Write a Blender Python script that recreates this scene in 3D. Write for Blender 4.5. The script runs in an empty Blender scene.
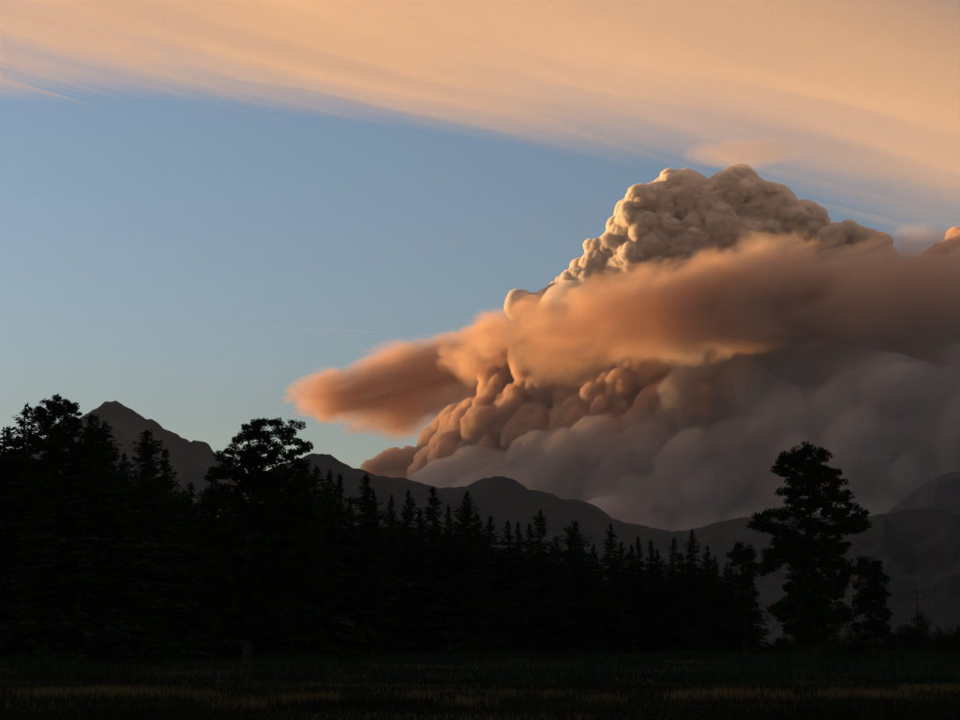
import bpy, math, random, os
import numpy as np
from mathutils import Vector

# ------------------------------------------------------------------ camera, sky, sun, exposure
scene = bpy.context.scene
R = math.radians
EYE = 2.2                       # eye height above the meadow
HFOV = 32.0
F = 480.0 / math.tan(R(HFOV / 2))     # focal length in photo pixels (960 wide)
PITCH = math.atan((640 - 360) / F)    # horizon sits at y = 640 of 720
SUN_AZ = -58.0                  # degrees right of the view axis (negative: to the left)
SUN_EL = -1.0                   # the sun has set for the valley and still lights the smoke from below
SKY_STRENGTH = 0.15
SUN_STRENGTH = 1.68
SUN_COLOR = (1.0, 0.50, 0.17)
EXPOSURE = 2.87

cam_d = bpy.data.cameras.new('camera')
cam = bpy.data.objects.new('camera', cam_d)
scene.collection.objects.link(cam)
cam.location = (0, 0, EYE)
cam.rotation_euler = (R(90) + PITCH, 0, 0)
cam_d.sensor_width = 36
cam_d.lens = 18 / math.tan(R(HFOV / 2))
cam_d.clip_start = 0.5
cam_d.clip_end = 400000
scene.camera = cam

world = bpy.data.worlds.new('World')
scene.world = world
world.use_nodes = True
nt = world.node_tree
nt.nodes.clear()
sky = nt.nodes.new('ShaderNodeTexSky')
sky.sky_type = 'NISHITA'
sky.sun_disc = False
sky.sun_elevation = R(SUN_EL)
sky.sun_rotation = R(SUN_AZ)      # 0 = +Y, positive clockwise
sky.altitude = 2300
sky.air_density = 1.0
sky.dust_density = 6.0
sky.ozone_density = 1.3
bg = nt.nodes.new('ShaderNodeBackground')
bg.inputs['Strength'].default_value = SKY_STRENGTH
wo = nt.nodes.new('ShaderNodeOutputWorld')
nt.links.new(sky.outputs[0], bg.inputs[0])
nt.links.new(bg.outputs[0], wo.inputs[0])

sun_d = bpy.data.lights.new('sun', 'SUN')
sun_d.energy = SUN_STRENGTH
sun_d.color = SUN_COLOR
sun_d.angle = R(0.5)
sun = bpy.data.objects.new('sun', sun_d)
scene.collection.objects.link(sun)
SDIR = Vector((math.sin(R(SUN_AZ)) * math.cos(R(SUN_EL)), math.cos(R(SUN_AZ)) * math.cos(R(SUN_EL)), math.sin(R(SUN_EL))))
sun.rotation_euler = (-SDIR).to_track_quat('-Z', 'Y').to_euler()

vs = scene.view_settings
vs.view_transform = 'Standard'
vs.look = 'None'
vs.exposure = EXPOSURE
vs.gamma = 1
vs.use_curve_mapping = False
cy = scene.cycles
cy.use_denoising = True
cy.max_bounces = 12
cy.diffuse_bounces = 3
cy.volume_bounces = 7
cy.transparent_max_bounces = 128
cy.sample_clamp_indirect = 4

# ------------------------------------------------------------------ helpers
rng = np.random.default_rng(7)
random.seed(7)
COL = scene.collection

def P(x, y, D):
    """world point on the sight line through photo pixel (x, y), D metres away along +Y"""
    xc, yc = (x - 480) / F, (360 - y) / F
    d = Vector((xc, math.cos(PITCH) - yc * math.sin(PITCH), math.sin(PITCH) + yc * math.cos(PITCH)))
    return Vector((0, 0, EYE)) + d * (D / d.y)

def mesh_obj(name, verts, faces, mat, parent=None, smooth=False):
    """faces: (n, 3) or (n, 4) numpy array or list of lists"""
    me = bpy.data.meshes.new(name)
    verts = np.asarray(verts, np.float32)
    if isinstance(faces, np.ndarray):
        n, k = faces.shape
        me.vertices.add(len(verts)); me.vertices.foreach_set('co', verts.ravel())
        me.loops.add(n * k); me.loops.foreach_set('vertex_index', faces.astype(np.int32).ravel())
        me.polygons.add(n)
        me.polygons.foreach_set('loop_start', np.arange(0, n * k, k, dtype=np.int32))
        me.polygons.foreach_set('loop_total', np.full(n, k, np.int32))
        me.update(calc_edges=True)
    else:
        me.from_pydata([tuple(map(float, v)) for v in verts], [], faces)
    if smooth:
        me.polygons.foreach_set('use_smooth', np.ones(len(me.polygons), bool))
    if mat: me.materials.append(mat)
    o = bpy.data.objects.new(name, me)
    COL.objects.link(o)
    if parent: o.parent = parent
    return o

def tag(o, label=None, cat=None, group=None, kind=None):
    if label: o['label'] = label
    if cat: o['category'] = cat
    if group: o['group'] = group
    if kind: o['kind'] = kind
    return o

def empty(name, loc=(0, 0, 0), rz=0):
    o = bpy.data.objects.new(name, None)
    COL.objects.link(o)
    o.location = loc; o.rotation_euler = (0, 0, rz)
    o.empty_display_size = 0.5
    return o

def upsample(a, shape):
    for ax, n in enumerate(shape):
        m = a.shape[ax]
        t = np.linspace(0, m - 1.001, n)
        i = t.astype(int); f = t - i
        f = f * f * (3 - 2 * f)
        sh = [1] * a.ndim; sh[ax] = n
        f = f.reshape(sh).astype(np.float32)
        a = np.take(a, i, axis=ax) * (1 - f) + np.take(a, i + 1, axis=ax) * f
    return a

def fnoise(shape, cell, octaves, seed, gain=0.5):
    """fractal value noise in about -1..1 on a grid; cell = size of the largest lump in samples (scalar or per axis)"""
    g = np.random.default_rng(seed)
    out = np.zeros(shape, np.float32); amp, tot = 1.0, 0.0
    cell = np.broadcast_to(np.asarray(cell, float), (len(shape),))
    for o in range(octaves):
        m = [max(2, int(n / (c / 2 ** o)) + 2) for n, c in zip(shape, cell)]
        out += amp * upsample(g.uniform(-1, 1, m).astype(np.float32), shape)
        tot += amp; amp *= gain
    return out / tot * 1.6

def blur(a, n=1):
    for _ in range(n):
        for ax in range(3):
            b = a.copy()
            s0 = [slice(None)] * 3; s1 = [slice(None)] * 3; s2 = [slice(None)] * 3
            s0[ax] = slice(1, -1); s1[ax] = slice(0, -2); s2[ax] = slice(2, None)
            b[tuple(s0)] = 0.5 * a[tuple(s0)] + 0.25 * (a[tuple(s1)] + a[tuple(s2)])
            a = b
    return a

def surface_nets(Fd, org, h):
    ins = Fd < 0
    nx, ny, nz = Fd.shape
    c = [ins[i:nx - 1 + i, j:ny - 1 + j, k:nz - 1 + k] for i in (0, 1) for j in (0, 1) for k in (0, 1)]
    cnt = sum(x.astype(np.int8) for x in c)
    act = (cnt > 0) & (cnt < 8)
    idx = -np.ones(act.shape, np.int64)
    cells = np.argwhere(act)
    idx[act] = np.arange(len(cells))
    acc = np.zeros((len(cells), 3)); n = np.zeros(len(cells))
    corners = [(i, j, k) for i in (0, 1) for j in (0, 1) for k in (0, 1)]
    vals = {q: Fd[cells[:, 0] + q[0], cells[:, 1] + q[1], cells[:, 2] + q[2]] for q in corners}
    for a in corners:
        for ax in range(3):
            if a[ax] == 0:
                b = list(a); b[ax] = 1; b = tuple(b)
                va, vb = vals[a], vals[b]
                m = (va < 0) != (vb < 0)
                t = np.where(m, va / np.where(m, va - vb, 1), 0)
                p = np.array(a, float)[None] + t[:, None] * (np.array(b, float) - np.array(a, float))[None]
                acc += np.where(m[:, None], p, 0); n += m
    verts = (cells + acc / n[:, None]) * h + np.asarray(org)
    quads = []
    for ax in range(3):
        u, v = [(1, 2), (2, 0), (0, 1)][ax]
        s0 = [slice(1, -1)] * 3; s1 = [slice(1, -1)] * 3
        s0[ax] = slice(0, -1); s1[ax] = slice(1, None)
        A, B = ins[tuple(s0)], ins[tuple(s1)]
        for flip in (0, 1):
            e = np.argwhere((A & ~B) if not flip else (~A & B))
            if not len(e): continue
            base = e + 1; base[:, ax] -= 1
            def cell(du, dv):
                q = base.copy(); q[:, u] += du; q[:, v] += dv
                return idx[q[:, 0], q[:, 1], q[:, 2]]
            q = np.stack([cell(-1, -1), cell(0, -1), cell(0, 0), cell(-1, 0)], 1)
            quads.append(q if not flip else q[:, ::-1])
    return verts, np.concatenate(quads)

def worley(p, cell, seed):
    """distance to the nearest of one random point per cell, in cells"""
    q = p / cell
    i0 = np.floor(q).astype(np.int64)
    q = (q - i0).astype(np.float32)
    best = np.full(len(p), 9.0, np.float32)
    side = np.where(q < 0.5, -1, 1).astype(np.int64)          # look only at the eight nearest cells
    for o8 in [(a, b, c) for a in (0, 1) for b in (0, 1) for c in (0, 1)]:
        off = side * np.array(o8)
        c = i0 + off
        n = (c[:, 0] * 73856093) ^ (c[:, 1] * 19349663) ^ (c[:, 2] * 83492791) ^ (seed * 2654435761)
        d = np.zeros(len(p), np.float32)
        for ax in range(3):
            n = (n * 1103515245 + 12345 + ax * 7919) & 0x7fffffff
            m = (n ^ (n >> 13)) * 60493 & 0x7fffffff
            d += ((m & 4095).astype(np.float32) * (0.7 / 4095.0) + 0.15 + off[:, ax] - q[:, ax]) ** 2
        best = np.minimum(best, d)
    return np.sqrt(best)

def cloud_mesh(balls, h, k=0.0, nblur=1, noise=None, puffs=None, pseed=1):
    """closed billowing skin round a union of balls (n, 4: x y z r), sampled on a grid of h metres"""
    balls = np.asarray(balls, float)
    pad = 4 * h + (1.6 * noise[0] if noise else 0) + (sum(a for _, a in puffs) if puffs else 0)
    lo = (balls[:, :3] - balls[:, 3:]).min(0) - pad
    hi = (balls[:, :3] + balls[:, 3:]).max(0) + pad
    shp = np.ceil((hi - lo) / h).astype(int) + 1
    far = 6 * h + (3.2 * noise[0] if noise else 0) + (2 * sum(a for _, a in puffs) if puffs else 0)
    Fd = np.full(shp, far, np.float32)
    for x, y, z, r in balls[np.argsort(-balls[:, 3])]:
        i0 = np.maximum(((np.array((x, y, z)) - r - pad - lo) / h).astype(int), 0)
        i1 = np.minimum(((np.array((x, y, z)) + r + pad - lo) / h).astype(int) + 2, shp)
        ax = [np.arange(a, b) * h + l for a, b, l in zip(i0, i1, lo)]
        d = np.sqrt((ax[0][:, None, None] - x) ** 2 + (ax[1][None, :, None] - y) ** 2 + (ax[2][None, None, :] - z) ** 2) - r
        sl = tuple(slice(a, b) for a, b in zip(i0, i1))
        o = Fd[sl]
        if k > 0:
            t = np.clip(0.5 + 0.5 * (o - d) / k, 0, 1)
            Fd[sl] = o * (1 - t) + d * t - k * t * (1 - t)
        else:
            Fd[sl] = np.minimum(o, d)
    if nblur: Fd = blur(Fd, nblur)
    if noise:
        amp, cell, octv, seed = noise[:4]
        Fd = Fd + amp * (fnoise(tuple(shp), np.asarray(cell) / h, octv, seed, noise[5] if len(noise) > 5 else 0.5) + (noise[4] if len(noise) > 4 else 0))
        Fd[0], Fd[-1], Fd[:, 0], Fd[:, -1], Fd[:, :, 0], Fd[:, :, -1] = [far] * 6
    for i, (cell, amp) in enumerate(puffs or []):          # rounded cauliflower bumps with creases between them
        rest = 0.75 * sum(a for _, a in puffs[i:])
        sel = np.argwhere(np.abs(Fd) < rest + 1.5 * h)
        p = sel * h + lo
        w = 0.30 * cell * np.stack([np.sin(p[:, 1] / cell * 1.9 + p[:, 2] / cell * 1.1), np.sin(p[:, 2] / cell * 2.3 + 1), np.sin(p[:, 0] / cell * 1.7 + 2)], 1)
        f = np.clip(worley(p + w, cell, pseed + i) / 0.95, 0, 1)
        s = (sel[:, 0], sel[:, 1], sel[:, 2])
        Fd[s] -= (amp * (np.sqrt(1 - 0.97 * f * f) * 1.4 - 0.7)).astype(np.float32)
    Fd[0], Fd[-1], Fd[:, 0], Fd[:, -1], Fd[:, :, 0], Fd[:, :, -1] = [far] * 6
    return surface_nets(Fd, lo, h)

def bud(balls, n, rmin, rmax, seed, out=0.85, up=0.0, keep=None):
    """smaller balls budding from the skin of larger ones"""
    g = np.random.default_rng(seed)
    res = []
    for x, y, z, r in balls:
        m = g.poisson(n)
        v = g.normal(size=(m, 3)); v[:, 2] += up
        v /= np.linalg.norm(v, axis=1)[:, None]
        q = g.uniform(rmin, rmax, m) * r
        c = np.array((x, y, z)) + v * (r * out)
        res.append(np.column_stack([c, q]))
    return np.concatenate(res)

def skin(parents, rlo, rhi, cover, seed, ref=None, inset=0.55, sink=0.6, back=None):
    """small balls of absolute radius rlo..rhi spread evenly over the outer skin of a union of balls"""
    g = np.random.default_rng(seed)
    ref = parents if ref is None else ref
    rm = 0.5 * (rlo + rhi)
    cnt = np.maximum(1, (cover * 4 * parents[:, 3] ** 2 / rm ** 2)).astype(int)
    i = np.repeat(np.arange(len(parents)), cnt)
    v = g.normal(size=(len(i), 3)); v /= np.linalg.norm(v, axis=1)[:, None]
    r = rlo + (rhi - rlo) * g.uniform(0, 1, len(i)) ** 1.6
    c = parents[i, :3] + v * np.maximum(parents[i, 3] - inset * r, 0.3 * r)[:, None]
    keep = np.ones(len(i), bool)
    if back is not None: keep &= c[:, 1] < back
    for x, y, z, rr in ref:
        d = np.sqrt((c[:, 0] - x) ** 2 + (c[:, 1] - y) ** 2 + (c[:, 2] - z) ** 2) - rr
        keep &= d > -sink * r - 1e-3 * rr
    return np.column_stack([c, r])[keep]

def pballs(lst, D):
    """photo-pixel balls (x, y, depth, r) -> world balls at about D metres"""
    s = D / (F * math.cos(PITCH))
    out = []
    for x, y, z, r in lst:
        p = P(x, y, D + z * s)
        out.append((p.x, p.y, p.z, r * s))
    return np.array(out)

# ------------------------------------------------------------------ materials
def new_mat(name):
    m = bpy.data.materials.new(name); m.use_nodes = True
    m.node_tree.nodes.clear()
    return m, m.node_tree

def vol_mat(name, color, density, aniso=0.0):
    m, t = new_mat(name)
    v = t.nodes.new('ShaderNodeVolumePrincipled')
    v.inputs['Color'].default_value = (*color, 1)
    v.inputs['Density'].default_value = density
    v.inputs['Anisotropy'].default_value = aniso
    o = t.nodes.new('ShaderNodeOutputMaterial')
    t.links.new(v.outputs[0], o.inputs['Volume'])
    m.cycles.homogeneous_volume = True
    return m

def wisp_mat(name, color, density, aniso, scale, seed, thresh=0.0, gain=2.0, step=0.35):
    """smoke that thins out towards the rim of a unit ball and is torn by turbulence"""
    m, t = new_mat(name)
    N = lambda k: t.nodes.new('ShaderNode' + k)
    L = t.links.new
    def math_(op, a, b=None, clamp=False):
        n = N('Math'); n.operation = op; n.use_clamp = clamp
        for i, v in enumerate((a, b)):
            if v is None: continue
            if isinstance(v, (int, float)): n.inputs[i].default_value = v
            else: L(v, n.inputs[i])
        return n.outputs[0]
    tc = N('TexCoord')
    ln = N('VectorMath'); ln.operation = 'LENGTH'; L(tc.outputs['Object'], ln.inputs[0])
    mp = N('Mapping'); L(tc.outputs['Object'], mp.inputs[0])
    mp.inputs['Scale'].default_value = scale; mp.inputs['Location'].default_value = (seed * 3.7, seed * 1.3, seed * 2.1)
    nz = N('TexNoise'); nz.inputs['Scale'].default_value = 1.0; nz.inputs['Detail'].default_value = 3.5; nz.inputs['Roughness'].default_value = 0.6
    nz.inputs['Distortion'].default_value = 0.6
    L(mp.outputs[0], nz.inputs['Vector'])
    r2 = math_('POWER', ln.outputs['Value'], 2.0)
    f = math_('SUBTRACT', 0.72 - thresh, r2)
    w = math_('MULTIPLY', math_('SUBTRACT', nz.outputs[0], 0.5), gain)
    f = math_('MULTIPLY', math_('ADD', f, w), 1.8, True)
    f = math_('MULTIPLY', f, density)
    v = N('VolumePrincipled')
    v.inputs['Color'].default_value = (*color, 1)
    v.inputs['Anisotropy'].default_value = aniso
    L(f, v.inputs['Density'])
    o = N('OutputMaterial'); L(v.outputs[0], o.inputs['Volume'])
    m.cycles.volume_step_rate = step
    return m

def wisp(name, cx, cy, z, ax, ay, az, tilt, mat, parent=None, D=None, turn=0.0):
    """ball of smoke: centre in photo pixels, half-axes along the drift, in depth and upright (pixels), tilt in degrees (right end up)"""
    D = D or DP
    px = D / (F * math.cos(PITCH))
    p = P(cx, cy, D + z * px)
    nu, nv = 40, 20
    v = [(0, 0, 1.12)]
    for j in range(1, nv):
        th = math.pi * j / nv
        v += [(1.12 * math.sin(th) * math.cos(2 * math.pi * i / nu), 1.12 * math.sin(th) * math.sin(2 * math.pi * i / nu), 1.12 * math.cos(th)) for i in range(nu)]
    v.append((0, 0, -1.12))
    f = [[0, 1 + i, 1 + (i + 1) % nu] for i in range(nu)]
    for j in range(nv - 2):
        a = 1 + j * nu
        f += [[a + i, a + nu + i, a + nu + (i + 1) % nu, a + (i + 1) % nu] for i in range(nu)]
    a = 1 + (nv - 2) * nu
    f += [[a + i, len(v) - 1, a + (i + 1) % nu] for i in range(nu)]
    o = mesh_obj(name, v, f, mat, parent)
    o.location = p - (parent.location if parent else Vector((0, 0, 0)))
    o.scale = (ax * px, ay * px, az * px)
    o.rotation_euler = (0, -R(tilt), R(turn))
    return o

def surf_mat(name, c1, c2, scale, rough=0.9, detail=6, c3=None, bump=0.0, coord='Object'):
    m, t = new_mat(name)
    tc = t.nodes.new('ShaderNodeTexCoord')
    n = t.nodes.new('ShaderNodeTexNoise')
    n.inputs['Scale'].default_value = scale
    n.inputs['Detail'].default_value = detail
    t.links.new(tc.outputs[coord], n.inputs['Vector'])
    r = t.nodes.new('ShaderNodeValToRGB')
    r.color_ramp.elements[0].position = 0.35; r.color_ramp.elements[0].color = (*c1, 1)
    r.color_ramp.elements[1].position = 0.65; r.color_ramp.elements[1].color = (*c2, 1)
    if c3:
        e = r.color_ramp.elements.new(0.5); e.color = (*c3, 1)
    t.links.new(n.outputs[0], r.inputs[0])
    b = t.nodes.new('ShaderNodeBsdfPrincipled')
    b.inputs['Roughness'].default_value = rough
    b.inputs['Specular IOR Level'].default_value = 0.02
    t.links.new(r.outputs[0], b.inputs['Base Color'])
    if bump:
        bp = t.nodes.new('ShaderNodeBump'); bp.inputs['Distance'].default_value = bump
        t.links.new(n.outputs[0], bp.inputs['Height']); t.links.new(bp.outputs[0], b.inputs['Normal'])
    o = t.nodes.new('ShaderNodeOutputMaterial')
    t.links.new(b.outputs[0], o.inputs['Surface'])
    return m

M_ground = surf_mat('dark_meadow_soil', (0.018, 0.017, 0.010), (0.04, 0.036, 0.02), 0.05, coord='Object')
M_hazed_rock = surf_mat('haze_lightened_rock', (0.038, 0.038, 0.040), (0.075, 0.074, 0.076), 0.003, c3=(0.052, 0.052, 0.054))  # rock colour raised so farther mountains look paler, as through haze
M_forest = surf_mat('forested_slope', (0.022, 0.025, 0.022), (0.045, 0.047, 0.042), 0.004, c3=(0.032, 0.034, 0.03))
M_needle = surf_mat('dark_pine_needles', (0.014, 0.019, 0.009), (0.03, 0.038, 0.018), 1.2)
M_bark = surf_mat('dark_bark', (0.02, 0.015, 0.011), (0.05, 0.036, 0.026), 3.0, bump=0.02)
M_grass = surf_mat('summer_grass', (0.013, 0.013, 0.006), (0.03, 0.026, 0.011), 0.15, c3=(0.019, 0.018, 0.008))
M_straw = surf_mat('dry_straw_grass', (0.08, 0.05, 0.02), (0.17, 0.105, 0.042), 0.5)
M_post = surf_mat('weathered_wood', (0.03, 0.026, 0.022), (0.06, 0.05, 0.042), 4.0)
M_metal = surf_mat('galvanised_metal', (0.12, 0.12, 0.12), (0.2, 0.2, 0.2), 4.0, rough=0.5)

# ------------------------------------------------------------------ ground, one sheet to the horizon
def gz(x, y):
    """gentle swells of the meadow"""
    d = np.hypot(x, y)
    w = np.clip((d - 20) / 60, 0, 1) * np.clip((600 - d) / 300, 0, 1)
    return w * (0.22 * np.sin(x * 0.031 + 1.3) * np.sin(y * 0.043 + 0.4) + 0.10 * np.sin(x * 0.11 + y * 0.07) * np.sin(y * 0.13 - 0.8))

def ground():
    rings = [0] + list(np.arange(20, 300, 5.0)) + [320, 360, 420, 500, 620, 1000, 2000, 4000, 8000, 16000, 32000, 64000, 109000]
    n = 240
    v, f = [(0, 0, 0)], []
    for r in rings[1:]:
        for i in range(n):
            a = 2 * math.pi * i / n
            x, y = r * math.sin(a), r * math.cos(a)
            v.append((x, y, float(gz(x, y))))
    for i in range(n): f.append([0, 1 + (i + 1) % n, 1 + i])
    for k in range(len(rings) - 2):
        a, b = 1 + k * n, 1 + (k + 1) * n
        for i in range(n):
            j = (i + 1) % n
            f.append([a + i, a + j, b + j, b + i])
    o = mesh_obj('ground', v, f, M_ground, smooth=True)
    tag(o, kind='structure')
ground()

# ------------------------------------------------------------------ mountains
def mountain(name, prof, D, front, back, mat, seed, rough=0.09, crest=0.008, step=2.0):
    """heightfield whose skyline follows prof (photo pixels); front/back: metres from crest to foot"""
    prof = np.array(prof, float)
    xs = np.arange(prof[0, 0], prof[-1, 0] + 0.1, step)
    ys = np.interp(xs, prof[:, 0], prof[:, 1])
    top = np.array([P(x, y, D).to_tuple() for x, y in zip(xs, ys)])
    vv = np.concatenate([np.linspace(-1, 0, 70), np.linspace(0, 1, 22)[1:]])
    nu, nv = len(xs), len(vv)
    big = fnoise((nu, nv), (26, 20), 5, seed, 0.55)
    spur = 1 - np.abs(fnoise((nu, nv), (40, 60), 4, seed + 1, 0.5)) * 2
    cr = fnoise((nu, 2), (6, 2), 4, seed + 2, 0.6)[:, 0]
    e = np.minimum(xs - xs[0], xs[-1] - xs) / 60
    e = np.clip(e, 0, 1); H = top[:, 2] * e * (2 - e)
    V = np.zeros((nu, nv, 3))
    V[:, :, 0] = top[:, 0:1] * (1 + vv[None, :] * np.where(vv < 0, front, back)[None, :] / D)
    V[:, :, 1] = D + vv[None, :] * np.where(vv < 0, front, back)[None, :]
    a = np.abs(vv)[None, :]
    fall = (1 - a) ** 1.15
    win = np.clip(a * 3.2, 0, 1) * np.clip((1 - a) * 4, 0, 1)
    Z = H[:, None] * fall * (1 + 0.16 * win * spur) + H.max() * rough * win * big + (H * crest * cr)[:, None] * np.clip(1 - a * 6, 0, 1)
    lim = H[:, None] * (V[:, :, 1] / D) * 0.985
    Z = np.where(a > 0.02, np.minimum(Z, lim), Z)
    V[:, :, 2] = np.maximum(Z, 0) - 6 * (a > 0.97) - 3
    i, j = np.meshgrid(np.arange(nu - 1), np.arange(nv - 1), indexing='ij')
    b = i * nv + j
    q = np.stack([b, b + nv, b + nv + 1, b + 1], -1).reshape(-1, 4)
    o = mesh_obj(name, V.reshape(-1, 3), q, mat, smooth=True)
    return tag(o, kind='structure')

mountain('mountain_peak', [(-150,500),(-60,470),(0,455),(50,437),(80,417),(92,410),(106,400.5),(111,401),(117,399.5),(122,402),(132,409),(145,416),(160,425),(176,434),(188,441),
          (191,443.5),(194,441),(203,441.5),(209,444),(214,452),(225,458),(245,472),(280,500),(330,530)], 9000, 2600, 1600, M_hazed_rock, 11)
mountain('mountain_ridge', [(180,520),(230,490),(270,468),(300,457),(312,453.5),(322,452),(330,454),(340,461),(352,467),(364,470.5),(378,475.5),(392,477.5),(404,477),(415,480),
          (428,484.5),(440,487),(455,487.5),(466,487),(474,482),(484,477.5),(494,475.5),(505,475.5),(514,478),(521,483),(529,488.5),(540,489.5),(551,492),(561,497.5),
          (570,498.5),(582,500),(593,504),(603,510),(612,518),(624,522),(640,525),(655,527.5),(670,530),(690,540),(740,560)], 7000, 2400, 1500, M_forest, 23)
mountain('far_hill', [(560,560),(620,542),(660,532),(680,530.5),(700,527),(715,522),(735,518),(755,515),(790,513),(830,516),(870,515),(900,520),(1000,540)], 8200, 2200, 1400, M_forest, 31)
mountain('far_mountain', [(780,545),(830,528),(860,519),(874,515),(888,511),(898,503),(906,495.5),(912,491.5),(917,487),(924,484),(930,479),(937,475.5),(946,473.5),(954,470.5),(960,471),(966,469),
          (975,463),(1000,458),(1040,452),(1090,470),(1180,500)], 9200, 2600, 1600, M_hazed_rock, 43)
mountain('near_hill', [(760,585),(800,560),(840,538),(862,524),(880,514.5),(895,510),(912,507.5),(930,507),(945,509.5),(960,513),(1000,512),(1060,520),(1140,560)], 4600, 2200, 1300, M_forest, 57)

# ------------------------------------------------------------------ smoke plume and clouds
DP = 14000.0
M_cumulus = vol_mat('sunlit_cumulus_cloud', (0.988, 0.978, 0.974), 0.08)
M_smoke = vol_mat('dense_brown_smoke', (0.93, 0.80, 0.71), 0.030)
M_haze_smoke = vol_mat('soft_grey_smoke', (0.865, 0.86, 0.88), 0.012)
M_band = vol_mat('thin_drifting_smoke', (0.92, 0.75, 0.61), 0.0048, 0.15)
M_veil = vol_mat('faint_smoke_veil', (0.93, 0.82, 0.72), 0.0008)
M_sheet = vol_mat('high_cloud_sheet', (0.985, 0.975, 0.955), 0.0011)

def cloud(name, lst, h, buds, mat, label, k=0.0, nblur=1, noise=None, seed=1, parent=None, D=DP, cat='cloud', skins=None, back=None, puffs=None):
    b = [pballs(lst, D)]
    px = D / (F * math.cos(PITCH))
    for i, (n, r0, r1, out) in enumerate(buds):
        b.append(bud(b[-1], n, r0, r1, seed + i, out))
    if skins:
        ref = np.concatenate(b); par = ref
        for i, (r0, r1, cov) in enumerate(skins):
            par = skin(par, r0 * px, r1 * px, cov, seed + 50 + i, ref, back=None if back is None else D + back * px)
            b.append(par)
    v, q = cloud_mesh(np.concatenate(b), h, k, nblur, noise, puffs, seed)
    o = mesh_obj(name, v, q, mat, parent)
    if label: tag(o, label, cat)
    return o

dome = [(662,210,0,27),(679,204,0,31),(706,214,0,33),(737,202,10,30),(752,208,5,27),(769,213,15,28),(794,227,20,24),(806,230,10,18),(785,216,15,18),(640,228,0,26),(648,206,0,18),
        (618,250,0,20),(604,260,-5,14),(690,250,-20,52),(740,250,-15,52),(780,258,0,38),(640,268,0,36),(720,300,30,70),(655,240,-20,34),(715,235,-28,34),(760,240,-22,34),
        (625,232,0,12),(598,250,0,9),(594,268,0,14),(584,278,5,14),(572,289,10,13),(558,296,10,12),(546,301,10,10),(534,304,10,9),(524,306,10,7),(518,305,10,5),(600,296,10,24),(640,315,30,40),(570,306,15,16)]
dome = [(x, y, r - 45 + max(0, (650 - x) * 0.65), r) for x, y, z, r in dome]
cloud('pyrocumulus_cloud', dome, 6.4, [], M_cumulus, 'towering cauliflower-topped cloud dome with a sunlit left rim, rising above the smoke',
      k=14, nblur=0, seed=10, skins=[(7, 15, 0.45), (3.5, 7, 0.35)], puffs=[(85, 24), (42, 18), (21, 9)])

lit = [(506,372,0,15),(497,384,0,11),(500,398,0,13),(513,360,0,12),(540,368,0,25),(562,358,0,22),(588,358,0,22),(608,372,0,20),(545,394,0,22),(575,396,0,22),
       (520,412,0,24),(604,396,0,24),(632,388,0,20),(630,408,0,20),(478,428,0,16),(492,416,0,16),(463,442,0,19),(448,462,0,22),
       (438,484,0,22),(700,415,0,22),(500,440,0,30),(470,468,0,32),(540,432,0,32),(580,428,0,30),(648,372,0,22),(660,388,0,18),(668,404,0,20),(655,420,0,24),(615,425,0,30)]
lit = [(x, y, 10 - (x - 470) * 0.65, r) for x, y, _, r in lit] + [(x, y, 60 - (x - 470) * 0.65, r * 1.5) for x, y, _, r in lit[4:12] + lit[16:]]
cloud('smoke_billows', lit, 9.0, [(4, 0.35, 0.6, 0.85)], M_smoke,
      'knobbly orange-lit smoke billows bulging out below the drifting band', k=10, nblur=0, seed=20, cat='smoke', skins=[(7, 14, 0.45), (3.5, 6.5, 0.4)], puffs=[(115, 36), (56, 24), (27, 10)])

body = [(440,510,0,26),(500,500,-10,45),(570,485,20,46),(640,485,0,50),(720,480,-40,60),(690,430,20,46),
        (750,400,0,60),(810,390,0,62),(800,460,-40,60),(870,390,0,66),(880,450,-40,65),(940,385,0,70),(960,450,-40,65),(1010,400,-10,80),
        (860,520,-40,60),(950,520,-30,60),(1020,480,-40,70),(600,350,40,48),(680,342,40,54),(770,336,40,60),(860,334,40,60),(950,328,40,60),(1040,340,0,70),
        (520,580,0,70),(640,580,0,80),(760,580,0,80),(880,590,0,80),(1000,580,0,90),(560,430,70,40),(620,400,80,40)]
body = [(x, y, (z if z > 40 else -25) - np.interp(x, [480, 900], [0, 165]) * min(1, max(0, (y - 350) / 60)), r) for x, y, z, r in body]
cloud('smoke_column', body, 14.0, [(4, 0.3, 0.45, 0.85)], M_haze_smoke,
      'huge grey shaded smoke column filling the lower right behind the hills', k=130, nblur=0, seed=30, cat='smoke', skins=[(11, 22, 0.6), (6, 11, 0.5)], puffs=[(150, 40), (70, 24), (34, 10)])

band_root = empty('smoke_band', P(600, 320, DP))
tag(band_root, 'orange-edged smoke band drifting left to a rounded tip across the plume', 'smoke')
BC = (0.94, 0.77, 0.645)  # low sun's redder light is put into this smoke colour
W1 = wisp_mat('sun_tinted_smoke_tongue', BC, 0.0075, 0.15, (2.2, 2.0, 2.0), 1, gain=2.0)
W2 = wisp_mat('sun_tinted_smoke_belt', BC, 0.0062, 0.15, (3.6, 1.6, 1.7), 2, gain=2.4)
W3 = wisp_mat('brown_smoke_tail', (0.93, 0.82, 0.75), 0.0062, 0.15, (3.2, 1.6, 1.6), 3, gain=2.4)
W5 = wisp_mat('grey_smoke_skirt', (0.84, 0.77, 0.73), 0.0024, 0.1, (2.4, 1.6, 1.4), 5, gain=2.2)
W4 = wisp_mat('thin_smoke_fringe', BC, 0.0032, 0.15, (3.4, 1.8, 1.6), 4, gain=2.8)
wisp('tip', 334, 397, 150, 66, 40, 35, 4, W1, band_root)
wisp('tongue', 408, 391, 140, 118, 55, 60, 14, W1, band_root)
wisp('fringe', 452, 360, 118, 150, 55, 36, 17, W2, band_root)
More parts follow.
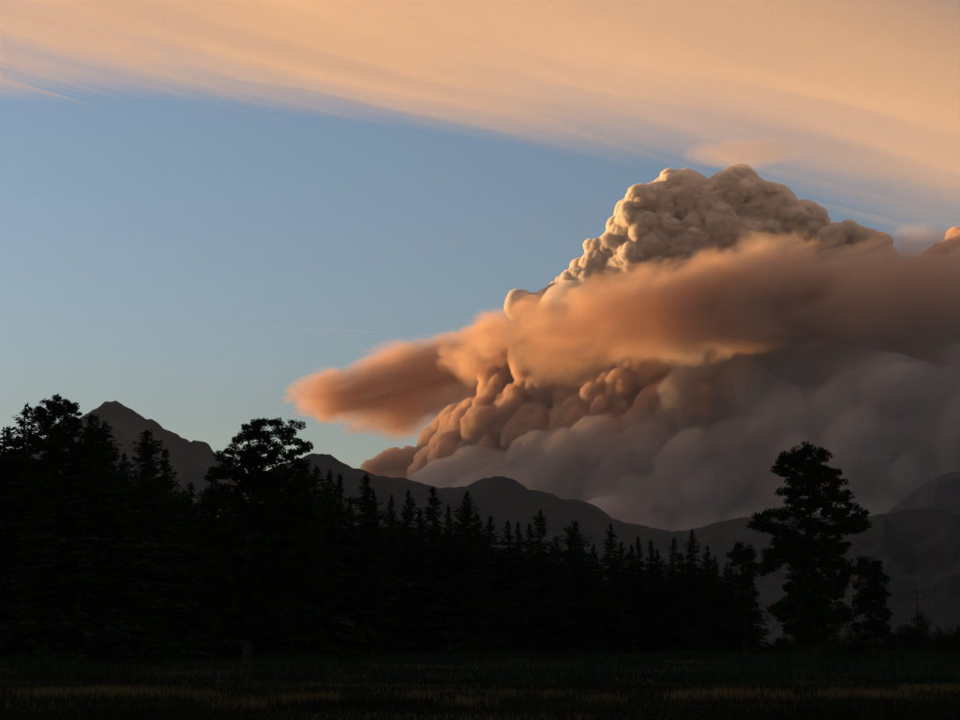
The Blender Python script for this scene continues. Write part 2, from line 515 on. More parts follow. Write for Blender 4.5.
wisp('neck', 530, 338, -20, 110, 90, 34, 15, W2, band_root, turn=-38)
wisp('belt', 655, 312, -185, 175, 50, 52, 14, W2, band_root)
wisp('belt', 745, 300, -190, 120, 48, 56, 18, W3, band_root)
wisp('tail', 880, 296, -185, 200, 60, 62, 2, W3, band_root)
wisp('skirt', 935, 356, -205, 165, 42, 56, 4, W5, band_root)
wisp('underside', 735, 332, -200, 90, 40, 24, -6, W4, band_root)

cloud('smoke_puff', [(806,250,0,12),(815,243,0,9),(826,238,-40,10),(838,235,-40,11),(848,232,-40,10),(858,237,-40,10),(869,240,-40,10),(882,243,-40,9),(850,255,10,20),(880,262,10,18),(830,262,10,18),(806,262,10,16)], 8.0,
      [], M_cumulus, 'small bright-edged cloud knob just right of the tall dome', k=10, nblur=0, seed=50, puffs=[(110, 20), (50, 13), (24, 5)])
cloud('smoke_mound', [(948,266,0,26),(974,258,0,32),(1012,254,0,42),(932,276,0,22),(912,284,0,18)], 14.0,
      [(14, 0.2, 0.4, 0.9), (6, 0.25, 0.45, 0.85)], M_smoke, 'rounded brown smoke mound cut off by the right edge of the picture', k=20, nblur=2, noise=(14, 150, 3, 8), seed=60)
cloud('smoke_shoulder', [(372,470,0,10),(385,466,0,12),(398,464,0,15),(412,462,0,16),(425,465,0,18),(400,485,0,20),(425,490,0,24)], 12.0,
      [(12, 0.2, 0.35, 0.9), (6, 0.25, 0.45, 0.9)], M_smoke, 'low grey smoke shoulder peeping over the ridge under the band tip', k=20, nblur=2, noise=(14, 160, 3, 9), seed=70, D=14600)

def lens_cloud(name, x0, x1, y, ry, D, mat, label, tilt=0):
    a, b = P(x0, y, D), P(x1, y + tilt, D)
    c = (a + b) / 2; L = (b - a).length / 2; hz = ry * D / F
    nu, nv = 48, 16
    v = []
    for j in range(nv + 1):
        th = math.pi * j / nv
        for i in range(nu):
            ph = 2 * math.pi * i / nu
            w = 1 + 0.06 * math.sin(3 * ph + 1) + 0.04 * math.sin(7 * ph)
            v.append((c.x + L * w * math.sin(th) * math.cos(ph), c.y + (L * 0.7 if name == 'lens_cloud' else L * 0.06) * w * math.sin(th) * math.sin(ph),
                      c.z + hz * math.cos(th) * (1 if th < 1.57 else 0.6) + (b.z - a.z) / 2 * math.sin(th) * math.cos(ph)))
    q = np.array([[j * nu + i, j * nu + (i + 1) % nu, (j + 1) * nu + (i + 1) % nu, (j + 1) * nu + i] for j in range(nv) for i in range(nu)])[:, ::-1]
    o = mesh_obj(name, v, q, mat)
    return tag(o, label, 'cloud')
M_cap = wisp_mat('pileus_cloud', (0.98, 0.93, 0.88), 0.0019, 0.0, (2.4, 1.2, 0.9), 7, gain=0.9)
tag(wisp('lens_cloud', 744, 153, -290, 66, 40, 13, 1, M_cap), 'small flat orange lens-shaped cloud hovering above the dome', 'cloud')
M_trail = vol_mat('contrail', (0.98, 0.96, 0.93), 0.0022)
lens_cloud('contrail', 255, 412, 326, 0.55, 16000, M_trail, 'faint thin streak of vapour crossing the blue sky', tilt=8)

def cloud_sheet():
    X = np.concatenate([np.arange(-18000, -12000, 400.), np.arange(-12000, 10000, 130.), np.arange(10000, 15000, 400.)])
    Y = np.concatenate([np.arange(-3000, 4000, 350.), np.arange(4000, 27000, 130.)])
    ax, by, c0 = -0.288, 0.03, 5000.0
    def plane(x, y):
        w = np.clip((y - 7600) / 4500, 0, 1); w = w * w * (3 - 2 * w)      # dips sunward overhead, shaped to stay unlit; tilted farther out to catch the sun
        z = c0 + (w * ax + (1 - w) * 0.08) * np.maximum(x, -9000) + w * by * y
        z = 2600 + np.logaddexp(0, (z - 2600) / 500) * 500
        return 9000 - np.logaddexp(0, (9000 - z) / 500) * 500
    edge_px = [(-60,66),(0,69),(100,74),(200,80),(260,96),(330,112),(420,128),(500,140),(580,152),(660,166),(720,182),(800,205),(880,232),(960,250),(1040,270)]
    E = []
    for x, y in edge_px:
        d = P(x, y, 1000.0) - Vector((0, 0, EYE))
        lo, hi = 1000., 60000.
        for _ in range(50):
            m = (lo + hi) / 2; p = d * (m / 1000)
            if p.z > plane(p.x, p.y): hi = m
            else: lo = m
        E.append((p.x, p.y))
    E = np.array(E)
    gx, gy = np.meshgrid(X, Y, indexing='ij')
    ye = np.interp(gx, E[:, 0], E[:, 1], left=E[0, 1] + 300, right=E[-1, 1])
    shp = gx.shape
    st = fnoise(shp, (70, 9), 5, 91, 0.55)         # long streaks
    lump = fnoise(shp, (60, 45), 4, 92)
    fine = fnoise(shp, (24, 5), 4, 93)
    dd = ye + np.interp(gx, [-6500, -1500], [1750, 750]) - gy + (600 * st + 330 * fine) * np.interp(gx, [-6500, -2500], [0.35, 1.0])
    t = np.clip(dd / np.interp(gx, [-5000, 5000], [3600, 6500]), 0, 1) ; t = t * t * (3 - 2 * t)
    th = 620 * np.interp(gx, [-6000, -1500], [0.42, 1.0]) * t * (1 + 0.22 * st + 0.08 * lump + 0.10 * fine) + np.clip((6000 - gy) / 8000, 0, 1) * 1500  # last term: unseen thickness added overhead to keep skylight off the ground
    rim = np.minimum(np.minimum(gx - X[0], X[-1] - gx), gy - Y[0]) / 2500
    th = np.maximum(th * np.clip(rim, 0, 1) - 12, 0)
    zc = plane(gx, gy) + (110 * lump + 70 * st) * np.clip((gy - 7600) / 4500, 0.0, 1)
    n = shp[0] * shp[1]
    vb = np.stack([gx, gy, zc - th / 2], -1).reshape(-1, 3)
    vt = np.stack([gx, gy, zc + th / 2], -1).reshape(-1, 3)
    i, j = np.meshgrid(np.arange(shp[0] - 1), np.arange(shp[1] - 1), indexing='ij')
    b = (i * shp[1] + j)
    q = np.stack([b, b + shp[1], b + shp[1] + 1, b + 1], -1).reshape(-1, 4)
    keep = (th.reshape(-1)[q] > 0).any(1)
    q = q[keep]
    # share the vertices where the sheet has thinned to nothing, so that top and bottom close
    mapt = np.where(th.reshape(-1) > 0, np.arange(n) + n, np.arange(n))
    V = np.concatenate([vb, vt]); Q = np.concatenate([q[:, ::-1], mapt[q]])
    used = np.unique(Q); re = np.zeros(len(V), np.int64); re[used] = np.arange(len(used))
    o = mesh_obj('cloud_sheet', V[used], re[Q], M_sheet)
    tag(o, 'broad peach-coloured high cloud sheet spread across the top of the sky', 'cloud')
cloud_sheet()

# ------------------------------------------------------------------ smoky air over the valley
def haze_box():
    x0, x1, y0, y1, z0, z1 = -7000, 7000, -1500, 11350, -10, 1560
    v = [(x, y, z) for z in (z0, z1) for y in (y0, y1) for x in (x0, x1)]
    f = [[0, 2, 3, 1], [4, 5, 7, 6], [0, 1, 5, 4], [2, 6, 7, 3], [0, 4, 6, 2], [1, 3, 7, 5]]
    o = mesh_obj('haze', v, f, vol_mat('smoky_valley_air', (0.26, 0.26, 0.28), 5.5e-5))
    tag(o, 'thin dusky smoke haze hanging over the valley', kind='stuff')
haze_box()

# ------------------------------------------------------------------ trees
def tube(p0, p1, r0, r1, n=6):
    p0, p1 = np.asarray(p0, float), np.asarray(p1, float)
    d = p1 - p0; d /= np.linalg.norm(d) + 1e-9
    a = np.cross(d, (0, 0, 1) if abs(d[2]) < 0.9 else (1, 0, 0)); a /= np.linalg.norm(a)
    b = np.cross(d, a)
    t = np.arange(n) * 2 * math.pi / n
    ring = np.cos(t)[:, None] * a + np.sin(t)[:, None] * b
    v = np.concatenate([p0 + ring * r0, p1 + ring * r1])
    f = [(i, (i + 1) % n, n + (i + 1) % n) for i in range(n)] + [(i, n + (i + 1) % n, n + i) for i in range(n)]
    return v, np.array(f)

class Tri:
    def __init__(s): s.v, s.f, s.n = [], [], 0
    def add(s, v, f):
        s.v.append(np.asarray(v)); s.f.append(np.asarray(f) + s.n); s.n += len(v)
    def path(s, pts, radii, n=6):
        for i in range(len(pts) - 1): s.add(*tube(pts[i], pts[i + 1], radii[i], radii[i + 1], n))
    def tris(s, c, u, w):
        """triangles: centre c, half-vectors u (long) and w (wide), all (n, 3)"""
        v = np.stack([c - u - w * 0.5, c - u * 0.4 + w * 0.8, c + u], 1).reshape(-1, 3)
        s.add(v, np.arange(len(v)).reshape(-1, 3))
    def data(s): return np.concatenate(s.v), np.concatenate(s.f)

def unit(g, n):
    v = g.normal(size=(n, 3)); return v / np.linalg.norm(v, axis=1)[:, None]

def conifer_data(seed, width=0.17, dens=1.0, ragged=0.3, base=0.015, power=0.85):
    """crown and trunk of a spire-shaped conifer of height 1 (base at z = 0)"""
    g = np.random.default_rng(seed)
    cr, tr = Tri(), Tri()
    lean = g.normal(0, 0.006, 2)
    zs = np.linspace(0, 1, 9)
    tr.path([(lean[0] * math.sin(z * 5), lean[1] * math.sin(z * 4), z) for z in zs], [0.013 * (1 - z * 0.93) + 0.0008 for z in zs], 7)
    n = int(300 * dens)
    z = base + (0.985 - base) * np.sort(g.uniform(0, 1, n) ** 0.85)
    gap = np.sin(z * 44 + g.uniform(0, 6)) * 0.07 + np.sin(z * 17 + g.uniform(0, 6)) * 0.07
    L = width * (1 - z) ** power * (1 + gap) * g.uniform(1 - ragged, 1 + ragged, n) + 0.004
    low = np.clip((z - base) / 0.06, 0.75, 1); L *= low
    az = g.uniform(0, 2 * math.pi, n)
    side = 1 + 0.28 * np.cos(az - g.uniform(0, 6))
    L *= side
    for zi, Li, ai in zip(z, L, az):
        dirh = np.array([math.cos(ai), math.sin(ai), 0]); per = np.array([-dirh[1], dirh[0], 0])
        droop = g.uniform(0.15, 0.45) if zi < 0.8 else g.uniform(-0.9, 0.0)
        k = int(8 + 170 * Li)
        t = g.uniform(0.12, 1.0, k)
        sp = g.normal(0, 0.16, k) * Li * (1 - 0.55 * t)
        c = np.outer(t * Li, dirh) + np.outer(sp, per)
        c[:, 2] = zi - droop * Li * t ** 1.5 + np.where(t > 0.8, 0.04 * Li, 0) + g.normal(0, 0.004, k)
        d = dirh[None] * 0.8 + per[None] * g.normal(0, 0.6, k)[:, None] + np.array([0, 0, -0.3])[None] * g.uniform(0, 1.4, k)[:, None]
        d /= np.linalg.norm(d, axis=1)[:, None]
        s = g.uniform(0.010, 0.024, k) * (0.30 + 0.70 * (1 - zi) ** 0.6)
        w = np.cross(d, unit(g, k)); w /= np.linalg.norm(w, axis=1)[:, None] + 1e-9
        cr.tris(c, d * s[:, None], w * (s * g.uniform(0.45, 0.9, k))[:, None])
        if Li > 0.05:
            tr.add(*tube((0, 0, zi), dirh * Li * 0.8 + np.array([0, 0, zi - droop * Li * 0.7]), 0.0022, 0.0006, 3))
    k = 26                                           # leader shoot
    c = np.zeros((k, 3)); c[:, 2] = g.uniform(0.955, 1.0, k); c[:, :2] = g.normal(0, 0.0025, (k, 2))
    d = unit(g, k) * 0.5 + np.array([0, 0, 0.9]); s = g.uniform(0.006, 0.012, k)
    w = np.cross(d, unit(g, k))
    cr.tris(c, d * s[:, None], w * (s * 0.5)[:, None])
    return cr.data(), tr.data()

def pine_data(g, lobes, H, trunk_r, base_clear, tip=0.30, n_clump=1.0, clump=0.55, forks=1):
    """open, clumped pine: lobes (x, z, rx, rz) in metres from the trunk base, depth is free; needles gather in tufts on limbs"""
    cr, tr = Tri(), Tri()
    nz = 12
    zs = np.linspace(0, 1, nz)
    sway = lambda z: np.array([0.02 * H * math.sin(z * 3.1 + 0.6) * z, 0.02 * H * math.sin(z * 4.3) * z, z * H * 0.97])
    tr.path([sway(z) for z in zs], [trunk_r * (1 - 0.9 * z) + 0.02 for z in zs], 8)
    for lx, lz, rx, rz in lobes:
        ry = 0.5 * (rx + abs(lx)) * 0.9 + 0.3 * rx
        ly = g.normal(0, 0.25) * rx
        m = max(3, int(n_clump * 13 * (rx * rz) / (clump * clump) * 0.5))
        for _ in range(m):
            u = unit(g, 1)[0] * g.uniform(0.15, 1) ** 0.45
            c = np.array([lx + u[0] * rx, ly + u[1] * ry, lz + u[2] * rz])
            zt = np.clip((c[2] - 0.25 * math.hypot(c[0], c[1])) / H / 0.97, base_clear / H, 0.97)
            root = sway(zt)
            mid = root * 0.45 + c * 0.55 + np.array([0, 0, -0.10 * np.linalg.norm(c - root)])
            L = np.linalg.norm(c - root)
            if g.uniform() < 0.28: tr.path([root, mid, c], [min(0.012 * L + 0.01, 0.07), 0.005 * L + 0.01, 0.01], 4)
            k = int(g.uniform(80, 130))
            cs = clump * g.uniform(0.55, 1.15)
            o = unit(g, k) * (g.uniform(0.1, 1, k) ** 0.5)[:, None] * np.array([cs, cs, cs * 0.62])
            pos = c + o
            d = o / (np.linalg.norm(o, axis=1)[:, None] + 1e-6) + unit(g, k) * 0.7 + np.array([0, 0, 0.3])
            d /= np.linalg.norm(d, axis=1)[:, None]
            s = g.uniform(0.5, 1.1, k) * tip * 0.38
            w = np.cross(d, unit(g, k)); w /= np.linalg.norm(w, axis=1)[:, None] + 1e-9
            cr.tris(pos, d * s[:, None], w * (s * g.uniform(0.5, 1.0, k))[:, None])
    return cr.data(), tr.data()

def ground_dist(yb):
    d = P(480, yb, 1000.0) - Vector((0, 0, EYE))
    return EYE / -d.z * 1000.0

def tree_root(name, x, yb, label, group):
    D = ground_dist(yb)
    p = P(x, yb, D)
    e = empty(name, (p.x, p.y, float(gz(p.x, p.y)) - 0.05))
    tag(e, label, 'tree', group)
    return e, D

def part_from(name, data, mat, parent):
    return mesh_obj(name, data[0], data[1], mat, parent)

# --- the spire-shaped conifers: a few shapes, copied
PROTO = []
for i, (w, dn, rg, pw) in enumerate([(0.21, 0.95, 0.4, 1.0), (0.20, 0.9, 0.42, 0.95), (0.25, 1.1, 0.35, 0.92), (0.165, 0.85, 0.4, 0.98), (0.22, 0.9, 0.5, 0.85), (0.26, 1.2, 0.4, 0.78),
        (0.20, 1.0, 0.35, 0.9), (0.23, 0.95, 0.45, 1.05), (0.25, 1.1, 0.38, 0.85)]):
    cd, td = conifer_data(100 + i, w, dn, rg, power=pw)
    PROTO.append((cd, td, [None, None]))

def conifer(x, ytop, yb, kind, label, group, wide=1.0, rot=None):
    e, D = tree_root('conifer_tree', x, yb, label, group)
    H = P(x, ytop, D).z - e.location.z
    kind = [kind, kind, {0: 7, 1: 6, 2: 8, 3: 6, 4: 7, 5: 8}[kind]][random.randrange(3)]
    cd, td, me = PROTO[kind]
    for k, (nm, dat, mat) in enumerate((('crown', cd, M_needle), ('trunk', td, M_bark))):
        if me[k] is None:
            o = part_from(nm, dat, mat, e); me[k] = o.data
        else:
            o = bpy.data.objects.new(nm, me[k]); COL.objects.link(o); o.parent = e
    wide *= random.uniform(1.1, 1.6)
    e.scale = (H * wide, H * wide * 0.9, H)
    e.rotation_euler = (random.gauss(0, 0.012), random.gauss(0, 0.02), random.uniform(0, 6.28))
    return e

ROW = 'conifers along the dark tree line'
TREES = [  # x, top y, base y, shape, width, label
 (-4, 427, 662, 2, 1.2, 'shaggy conifer cut off by the left edge of the picture'),
 (13, 405, 662, 4, 1.15, 'pointed conifer just left of the round-headed pine at far left'),
 (30, 452, 660, 5, 1.0, 'lower bushy conifer under the left side of the round-headed pine'),
 (70, 442, 661, 5, 1.1, 'lower bushy conifer under the right side of the round-headed pine'),
 (83, 414, 664, 5, 1.15, 'broad conifer whose top meets the left slope of the bare peak'),
 (95, 421, 662, 2, 0.95, 'dense conifer standing against the left foot of the bare peak'),
 (118, 452, 660, 1, 0.9, 'small pointed conifer in the notch below the bare peak'),
 (137, 430, 662, 2, 1.0, 'tall layered conifer in front of the middle of the bare peak'),
 (164, 448, 660, 1, 1.0, 'narrow spire conifer in front of the right slope of the bare peak'),
 (180, 482, 658, 5, 1.0, 'low conifer between the narrow spire and the big clumpy pine'),
 (205, 474, 660, 4, 1.0, 'rough-topped conifer touching the left side of the big clumpy pine'),
 (300, 462, 661, 4, 1.0, 'shaggy conifer touching the right side of the big clumpy pine'),
 (313, 465, 658, 1, 1.0, 'first slim conifer right of the big clumpy pine'),
 (325, 470, 659, 0, 1.0, 'second slim conifer right of the big clumpy pine'),
 (338, 473, 660, 3, 1.0, 'thin ragged conifer at the left side of the narrow gap of light'),
 (349, 497, 657, 3, 1.0, 'short thin conifer standing in the narrow gap of light'),
 (361, 473, 660, 1, 1.15, 'tall pointed conifer at the right side of the narrow gap of light'),
 (374, 491, 657, 0, 0.9, 'short conifer tucked behind the tall one right of the gap'),
 (388, 495, 658, 2, 0.8, 'blunt conifer halfway between the two taller spires under the ridge saddle'),
 (407, 489, 658, 2, 0.9, 'pointed conifer under the low saddle of the ridge'),
 (421, 508, 657, 0, 0.9, 'short conifer in the dip left of the slender ridge spire'),
 (432, 486, 658, 1, 1.1, 'slender conifer whose tip just reaches the ridge line'),
 (447, 504, 657, 0, 0.9, 'small pointed conifer right of the slender ridge spire'),
 (463, 491, 658, 2, 0.95, 'stout conifer below the left foot of the rounded hilltop'),
 (480, 514, 656, 3, 1.1, 'thin conifer under the left half of the rounded hilltop'),
 (492, 515, 656, 1, 1.0, 'pointed conifer right under the rounded hilltop'),
 (511, 520, 656, 3, 1.1, 'first of two small twin spires right of the rounded hilltop'),
 (519, 521, 656, 0, 0.9, 'second of two small twin spires right of the rounded hilltop'),
 (531, 522, 656, 1, 0.9, 'shorter conifer at the left shoulder of the broad dark spire'),
 (542, 510, 657, 2, 1.0, 'broad dark spire conifer, tallest in the middle of the tree line'),
 (559, 536, 656, 5, 0.8, 'low conifer in the hollow right of the broad dark spire'),
 (577, 520, 657, 5, 0.85, 'round-shouldered conifer below the falling ridge'),
 (594, 544, 656, 0, 1.0, 'low conifer in the hollow beside the round-shouldered one'),
 (611, 523, 657, 1, 1.1, 'sharp spire conifer where the ridge drops to the valley gap'),
 (622, 541, 656, 3, 1.0, 'small conifer just right of the sharp spire'),
 (632, 544, 656, 0, 1.0, 'second small conifer right of the sharp spire'),
 (640, 536, 656, 3, 1.1, 'thin conifer left of the lowest point of the skyline'),
 (652, 540, 656, 3, 1.1, 'slim conifer under the lowest point of the skyline'),
 (661, 548, 656, 1, 1.0, 'short conifer under the lowest point of the skyline'),
 (671, 537, 656, 1, 1.0, 'pointed conifer left of the stout spire near the right end'),
 (682, 553, 655, 0, 1.0, 'short conifer at the left foot of the stout spire near the right end'),
 (692, 529, 657, 2, 0.75, 'stout spire conifer, tallest left of the lone right-hand pine'),
 (708, 545, 656, 1, 0.9, 'small pointed conifer right of the stout spire'),
 (718, 556, 656, 0, 1.0, 'low conifer beside the small pointed one near the right end'),
 (730, 562, 656, 5, 0.8, 'low bushy conifer at the left foot of the rounded end tree'),
]
for x, yt, yb, kind, wd, lab in TREES:
    conifer(x, yt, yb, kind, lab, ROW, wd)
def understory():
    """the unlit mass of young trees behind the front row, where no single one can be told apart"""
    g0 = np.random.default_rng(77)
    V, Fc, n = [], [], 0
    for row, (dy0, dy1, yb) in enumerate([(13, 34, 655.5), (26, 60, 653.5), (60, 110, 656.5)]):
        for x in np.arange(-14, 748, 11.0):
            sky_y = np.interp(x, [t[0] for t in TREES], [t[1] for t in TREES])
            D = ground_dist(yb + g0.uniform(-0.8, 0.8))
            px = x + g0.uniform(-5, 5); p = P(px, 640, D)
            H = P(px, min(sky_y + g0.uniform(dy0, dy1), 628), D).z
            v, f = PROTO[int(g0.choice([0, 2, 5, 5]))][0]
            a = g0.uniform(0, 6.28); w = H * g0.uniform(1.2, 1.7)
            q = np.stack([p.x + w * (v[:, 0] * math.cos(a) - v[:, 1] * math.sin(a)), p.y + w * (v[:, 0] * math.sin(a) + v[:, 1] * math.cos(a)), v[:, 2] * H], 1)
            sel = g0.uniform(0, 1, len(f)) < 0.6
            V.append(q); Fc.append(f[sel] + n); n += len(v)
    for x in np.arange(782, 975, 5.0):                     # low growth closing the view at the right end of the meadow
        D = ground_dist(g0.uniform(651, 654)); px = x + g0.uniform(-3, 3); p = P(px, 640, D)
        H = P(px, g0.uniform(622, 637) - (6 if x > 935 else 0), D).z
        v, f = PROTO[int(g0.choice([2, 5, 5]))][0]
        w = H * g0.uniform(1.5, 2.4); sel = g0.uniform(0, 1, len(f)) < 0.4
        V.append(np.stack([p.x + w * v[:, 0], p.y + w * v[:, 1], v[:, 2] * H], 1)); Fc.append(f[sel] + n); n += len(v)
    tag(mesh_obj('young_conifers', np.concatenate(V), np.concatenate(Fc), M_needle), 'black mass of young conifers filling in behind the front row of trees', kind='stuff')
understory()

# --- the open, clumped pines, each with its own crown
def pine(name, x, yb, ytop, lobes_px, label, seed, trunk_px, base_clear_px, group='open-crowned pines', **kw):
    e, D = tree_root(name, x, yb, label, group)
    s = D / (F * math.cos(PITCH)) 
    lob = [((lx - x) * s, P(x, ly, D).z - e.location.z, rx * s, ry * s) for lx, ly, rx, ry in lobes_px]
    H = P(x, ytop, D).z - e.location.z
    cd, td = pine_data(np.random.default_rng(seed), lob, H, trunk_px * s, base_clear_px * s, **kw)
    part_from('crown', cd, M_needle, e); part_from('trunk', td, M_bark, e)
    return e

pine('pine_tree', 46, 664, 396, [(46,403,9,8),(38,410,11,9),(54,410,12,10),(30,414,6,6),(62,416,7,8),(46,424,20,10),(28,420,4,5),(64,430,8,8),(40,440,24,12),(60,450,22,14),(45,470,30,18),(50,500,34,24),(48,540,34,30),(48,585,30,30)],
     'round-headed pine near the left edge, taller than its neighbours', 301, 3.2, 60, tip=0.42, clump=0.62)
pine('pine_tree', 246, 680, 424, [(253,423,9,5),(248,430,12,6),(238,436,9,4),(234,440,4,4),(258,436,10,7),(272,426,7,7),(277,434,11,6),(290,427,7,4),(286,440,9,5),(262,446,18,5),(296,447,6,4),(301,448,3,3),(290,452,8,4),
       (255,455,30,8),(236,452,14,6),(222,456,10,5),(290,462,14,6),(250,470,42,12),(212,474,12,6),(286,480,24,12),(245,495,48,18),(208,500,14,12),(280,515,36,20),(240,535,48,24),(270,560,46,26),(230,580,44,26),(262,610,44,22),(232,625,32,14)],
     'big clumpy pine with a ragged flat crown, nearest of the left-hand trees', 302, 5.0, 34, tip=0.26, clump=0.40, n_clump=1.0)
pine('pine_tree', 814, 660, 446, [(805,453,8,7),(816,450,8,6),(794,458,7,6),(789,465,6,5),(786,470,4,4),(828,456,6,6),(812,464,18,9),(800,474,12,8),(822,474,14,9),(836,472,7,6),(812,486,20,9),(840,484,9,7),(852,493,4,3),(848,500,7,4),(830,496,18,8),
       (796,494,10,8),(858,508,6,5),(866,514,5,4),(848,514,18,8),(815,508,24,9),(785,514,14,6),(768,516,8,5),(760,524,6,4),(776,527,15,6),(792,534,14,6),(848,530,20,8),(862,522,8,5),(836,546,16,9),(815,526,16,8),(812,545,28,9),(788,546,16,7),(815,560,26,14),(785,556,18,10),
       (842,572,16,14),(770,566,10,8),(815,590,30,18),(796,610,20,14),(830,615,22,14),(812,632,26,12)],
     'tall lone pine on the right, dark against the grey smoke', 303, 3.4, 20, tip=0.50, clump=0.80, n_clump=1.25)
pine('pine_tree', 745, 658, 543, [(745,549,8,6),(738,556,9,7),(752,556,8,7),(745,570,14,12),(742,592,17,14),(746,615,17,14),(744,635,16,10)],
     'rounded tree at the right end of the tree line beside the bright gap', 304, 2.6, 12, tip=0.42, clump=0.75)
pine('pine_tree', 872, 659, 557, [(871,562,8,6),(878,568,9,7),(866,572,9,8),(884,577,7,6),(872,588,15,11),(884,596,8,8),(864,604,11,10),(878,612,13,12),(868,630,15,10),(884,630,8,9)],
     'smaller rounded pine just right of the tall lone pine', 305, 2.4, 12, tip=0.42, clump=0.7)

# --- low brush at the foot of the trees
BR = 'brush along the far edge of the meadow'
def shrub(x, yb, w, h, label, seed):
    D = ground_dist(yb); p = P(x, yb, D); s = D / F
    e = empty('shrub', (p.x, p.y, float(gz(p.x, p.y)) - 0.03)); tag(e, label, 'shrub', BR)
    g = np.random.default_rng(seed)
    lob = [(g.uniform(-0.6, 0.6) * w * s, g.uniform(0.3, 0.75) * h * s, g.uniform(0.3, 0.5) * w * s, g.uniform(0.22, 0.32) * h * s) for _ in range(7)]
    cd, td = pine_data(g, lob, h * s * 0.8, 0.06, 0.05, tip=0.28, clump=max(0.25, 0.16 * h * s))
    part_from('foliage', cd, M_needle, e); part_from('stem', td, M_bark, e)
for i, (x, yb, w, h, lab) in enumerate([
    (923, 655, 15, 45, 'round dark bush below the thin pole at the right'),
    (905, 655, 9, 30, 'small bush between the rounded pine and the round dark bush'),
    (946, 656, 12, 26, 'low bush near the right edge of the picture'),
    (962, 657, 10, 30, 'low bush cut off by the right edge of the picture'),
    (890, 656, 9, 20, 'low bush at the foot of the smaller rounded pine'),
    (858, 657, 8, 18, 'low bush in the gap between the two right-hand pines'),
    (782, 656, 9, 22, 'low bush at the left foot of the tall lone pine'),
    (766, 655, 7, 12, 'small low bush in the bright gap at the right end of the tree line'),
    (122, 661, 12, 16, 'dark bush at the meadow edge under the bare peak'),
    (95, 664, 8, 10, 'small dark bush left of the one under the bare peak'),
    (66, 667, 12, 12, 'dark bush in the meadow at lower left'),
    (186, 662, 10, 12, 'dark bush just left of the big pine trunk')]):
    shrub(x, yb, w, h, lab, 500 + i)

# ------------------------------------------------------------------ pole and posts
def utility_pole(x, yb, ytop):
    D = ground_dist(yb); p = P(x, yb, D)
    e = empty('utility_pole', (p.x, p.y, float(gz(p.x, p.y)))); tag(e, 'thin wooden utility pole standing behind the round dark bush', 'pole')
    H = P(x, ytop, D).z - e.location.z
    t = Tri(); t.path([(0, 0, -0.3), (0.02, 0, H * 0.5), (0.03, 0, H)], [0.17, 0.15, 0.11], 10)
    t.add(np.array([(0.03, 0, H)]), np.zeros((0, 3), int)); part_from('pole', t.data(), M_post, e)
    def box(nm, c, d, mat, par):
        v = np.array([(c[0] + i * d[0], c[1] + j * d[1], c[2] + k * d[2]) for i in (-1, 1) for j in (-1, 1) for k in (-1, 1)])
        f = [[0, 1, 3, 2], [4, 6, 7, 5], [0, 4, 5, 1], [2, 3, 7, 6], [0, 2, 6, 4], [1, 5, 7, 3]]
        return mesh_obj(nm, v, f, mat, par)
    a = box('crossarm', (0.03, -0.16, H - 0.6), (1.2, 0.06, 0.07), M_post, e)
    for dx in (-1.05, -0.45, 0.5, 1.1):
        t = Tri(); t.path([(dx, -0.16, H - 0.53), (dx, -0.16, H - 0.42), (dx, -0.16, H - 0.33)], [0.03, 0.06, 0.035], 8)
        part_from('insulator', t.data(), M_metal, a)
utility_pole(919, 651.5, 589)

def fence_post(x, yb, hpx, label):
    D = ground_dist(yb); p = P(x, yb, D); H = hpx * D / F
    t = Tri()
    t.path([(0, 0, -0.3), (0.01, 0.0, H * 0.6), (0.02, 0.01, H - 0.03), (0.02, 0.01, H)], [0.085, 0.08, 0.075, 0.04], 9)
    v, f = t.data()
    top = len(v) - 9
    f = np.concatenate([f, np.array([(top, top + i, top + i + 1) for i in range(1, 8)])])
    o = mesh_obj('fence_post', v, f, M_post)
    o.location = (p.x, p.y, float(gz(p.x, p.y))); o.rotation_euler = (0.02, -0.03, 0.4)
    tag(o, label, 'post', 'old fence posts in the meadow')
fence_post(218, 690, 19, 'short dark fence post left of the big pine trunk')
fence_post(143, 693, 11, 'low fence post at the end of the straw patch, lower left')

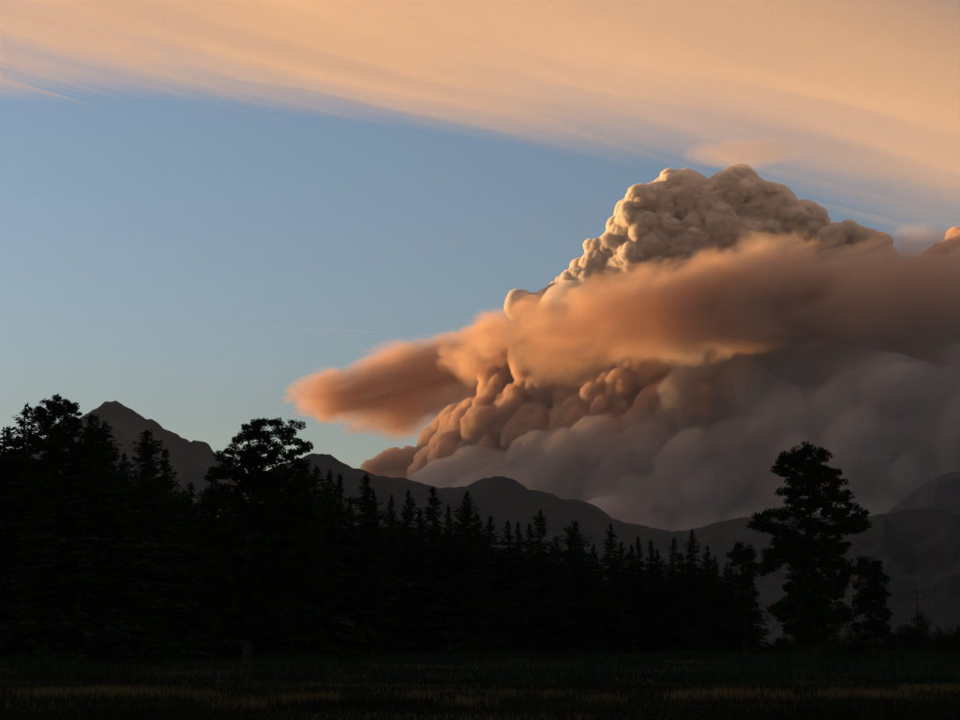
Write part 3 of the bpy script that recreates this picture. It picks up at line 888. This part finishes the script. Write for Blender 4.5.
# ------------------------------------------------------------------ meadow grass
def grass(name, n, sampler, hmin, hmax, wid, mat, label, seed):
    g = np.random.default_rng(seed)
    x, y = sampler(g, n)
    n = len(x)
    z = gz(x, y)
    a = g.uniform(0, 2 * math.pi, n); h = g.uniform(hmin, hmax, n); ln = g.normal(0, 0.3, (n, 2)) * h[:, None]
    w = wid * g.uniform(0.6, 1.4, n)
    dx, dy = np.cos(a) * w, np.sin(a) * w
    v = np.stack([np.stack([x - dx, y - dy, z - 0.02], 1), np.stack([x + dx, y + dy, z - 0.02], 1), np.stack([x + ln[:, 0], y + ln[:, 1], z + h], 1)], 1).reshape(-1, 3)
    o = mesh_obj(name, v, np.arange(3 * n).reshape(-1, 3), mat)
    tag(o, label, None, None, 'stuff')
def meadow(g, n):
    d = 36 + 210 * g.uniform(0, 1, n) ** 1.6
    x = d * g.uniform(-0.34, 0.34, n)
    keep = g.uniform(0, 1, n) < 0.55 + 0.45 * np.sin(x * 0.23 + 1.7 * np.sin(d * 0.11)) * np.sin(d * 0.31)
    return x[keep], d[keep]
grass('grass', 260000, meadow, 0.12, 0.42, 0.022, M_grass, 'short dark summer grass covering the meadow', 61)
def weeds(g, n):
    c = 245 - 150 * g.uniform(0, 1, 420) ** 2.2; cx = c * g.uniform(-0.33, 0.33, 420)
    i = g.integers(0, 420, n)
    return cx[i] + g.normal(0, 1.3, n), c[i] + g.normal(0, 1.3, n)
grass('tall_weeds', 42000, weeds, 0.25, 1.25, 0.05, M_needle, 'dark tall weeds fringing the foot of the trees', 63)
STRAW = [(118,696,30,2.5),(60,699,25,1.5),(165,694,22,1.2),(205,700,18,1.2),(300,706,20,1.5),(330,703,12,1),(420,700,16,1),(505,698,14,1),(550,698,10,1),(722,697,34,2.2),(680,700,16,1.2),(776,700,10,1),
         (825,697,12,1.2),(855,697,14,1),(905,692,14,1),(940,692,22,1.2),(880,700,20,1),(600,704,16,1),(470,710,20,1),(250,712,22,1)]
def straw(g, n):
    X, Y = [], []
    wts = np.array([a[2] * a[3] for a in STRAW], float); wts /= wts.sum()
    for (px, py, rx, ry), m in zip(STRAW, (wts * n).astype(int)):
        u, v_ = px + g.normal(0, 0.7, m) * rx, py + g.normal(0, 0.9, m) * ry + 0.8 * np.sin(g.uniform(0, 40, m))
        D = np.array([ground_dist(max(b, 660)) for b in v_])
        X.append((u - 480) / F * D / math.cos(PITCH) * 0.99); Y.append(D)
    return np.concatenate(X), np.concatenate(Y)
grass('dry_grass', 8000, straw, 0.22, 0.5, 0.02, M_straw, 'streaks of taller straw-coloured dry grass in the meadow', 62)
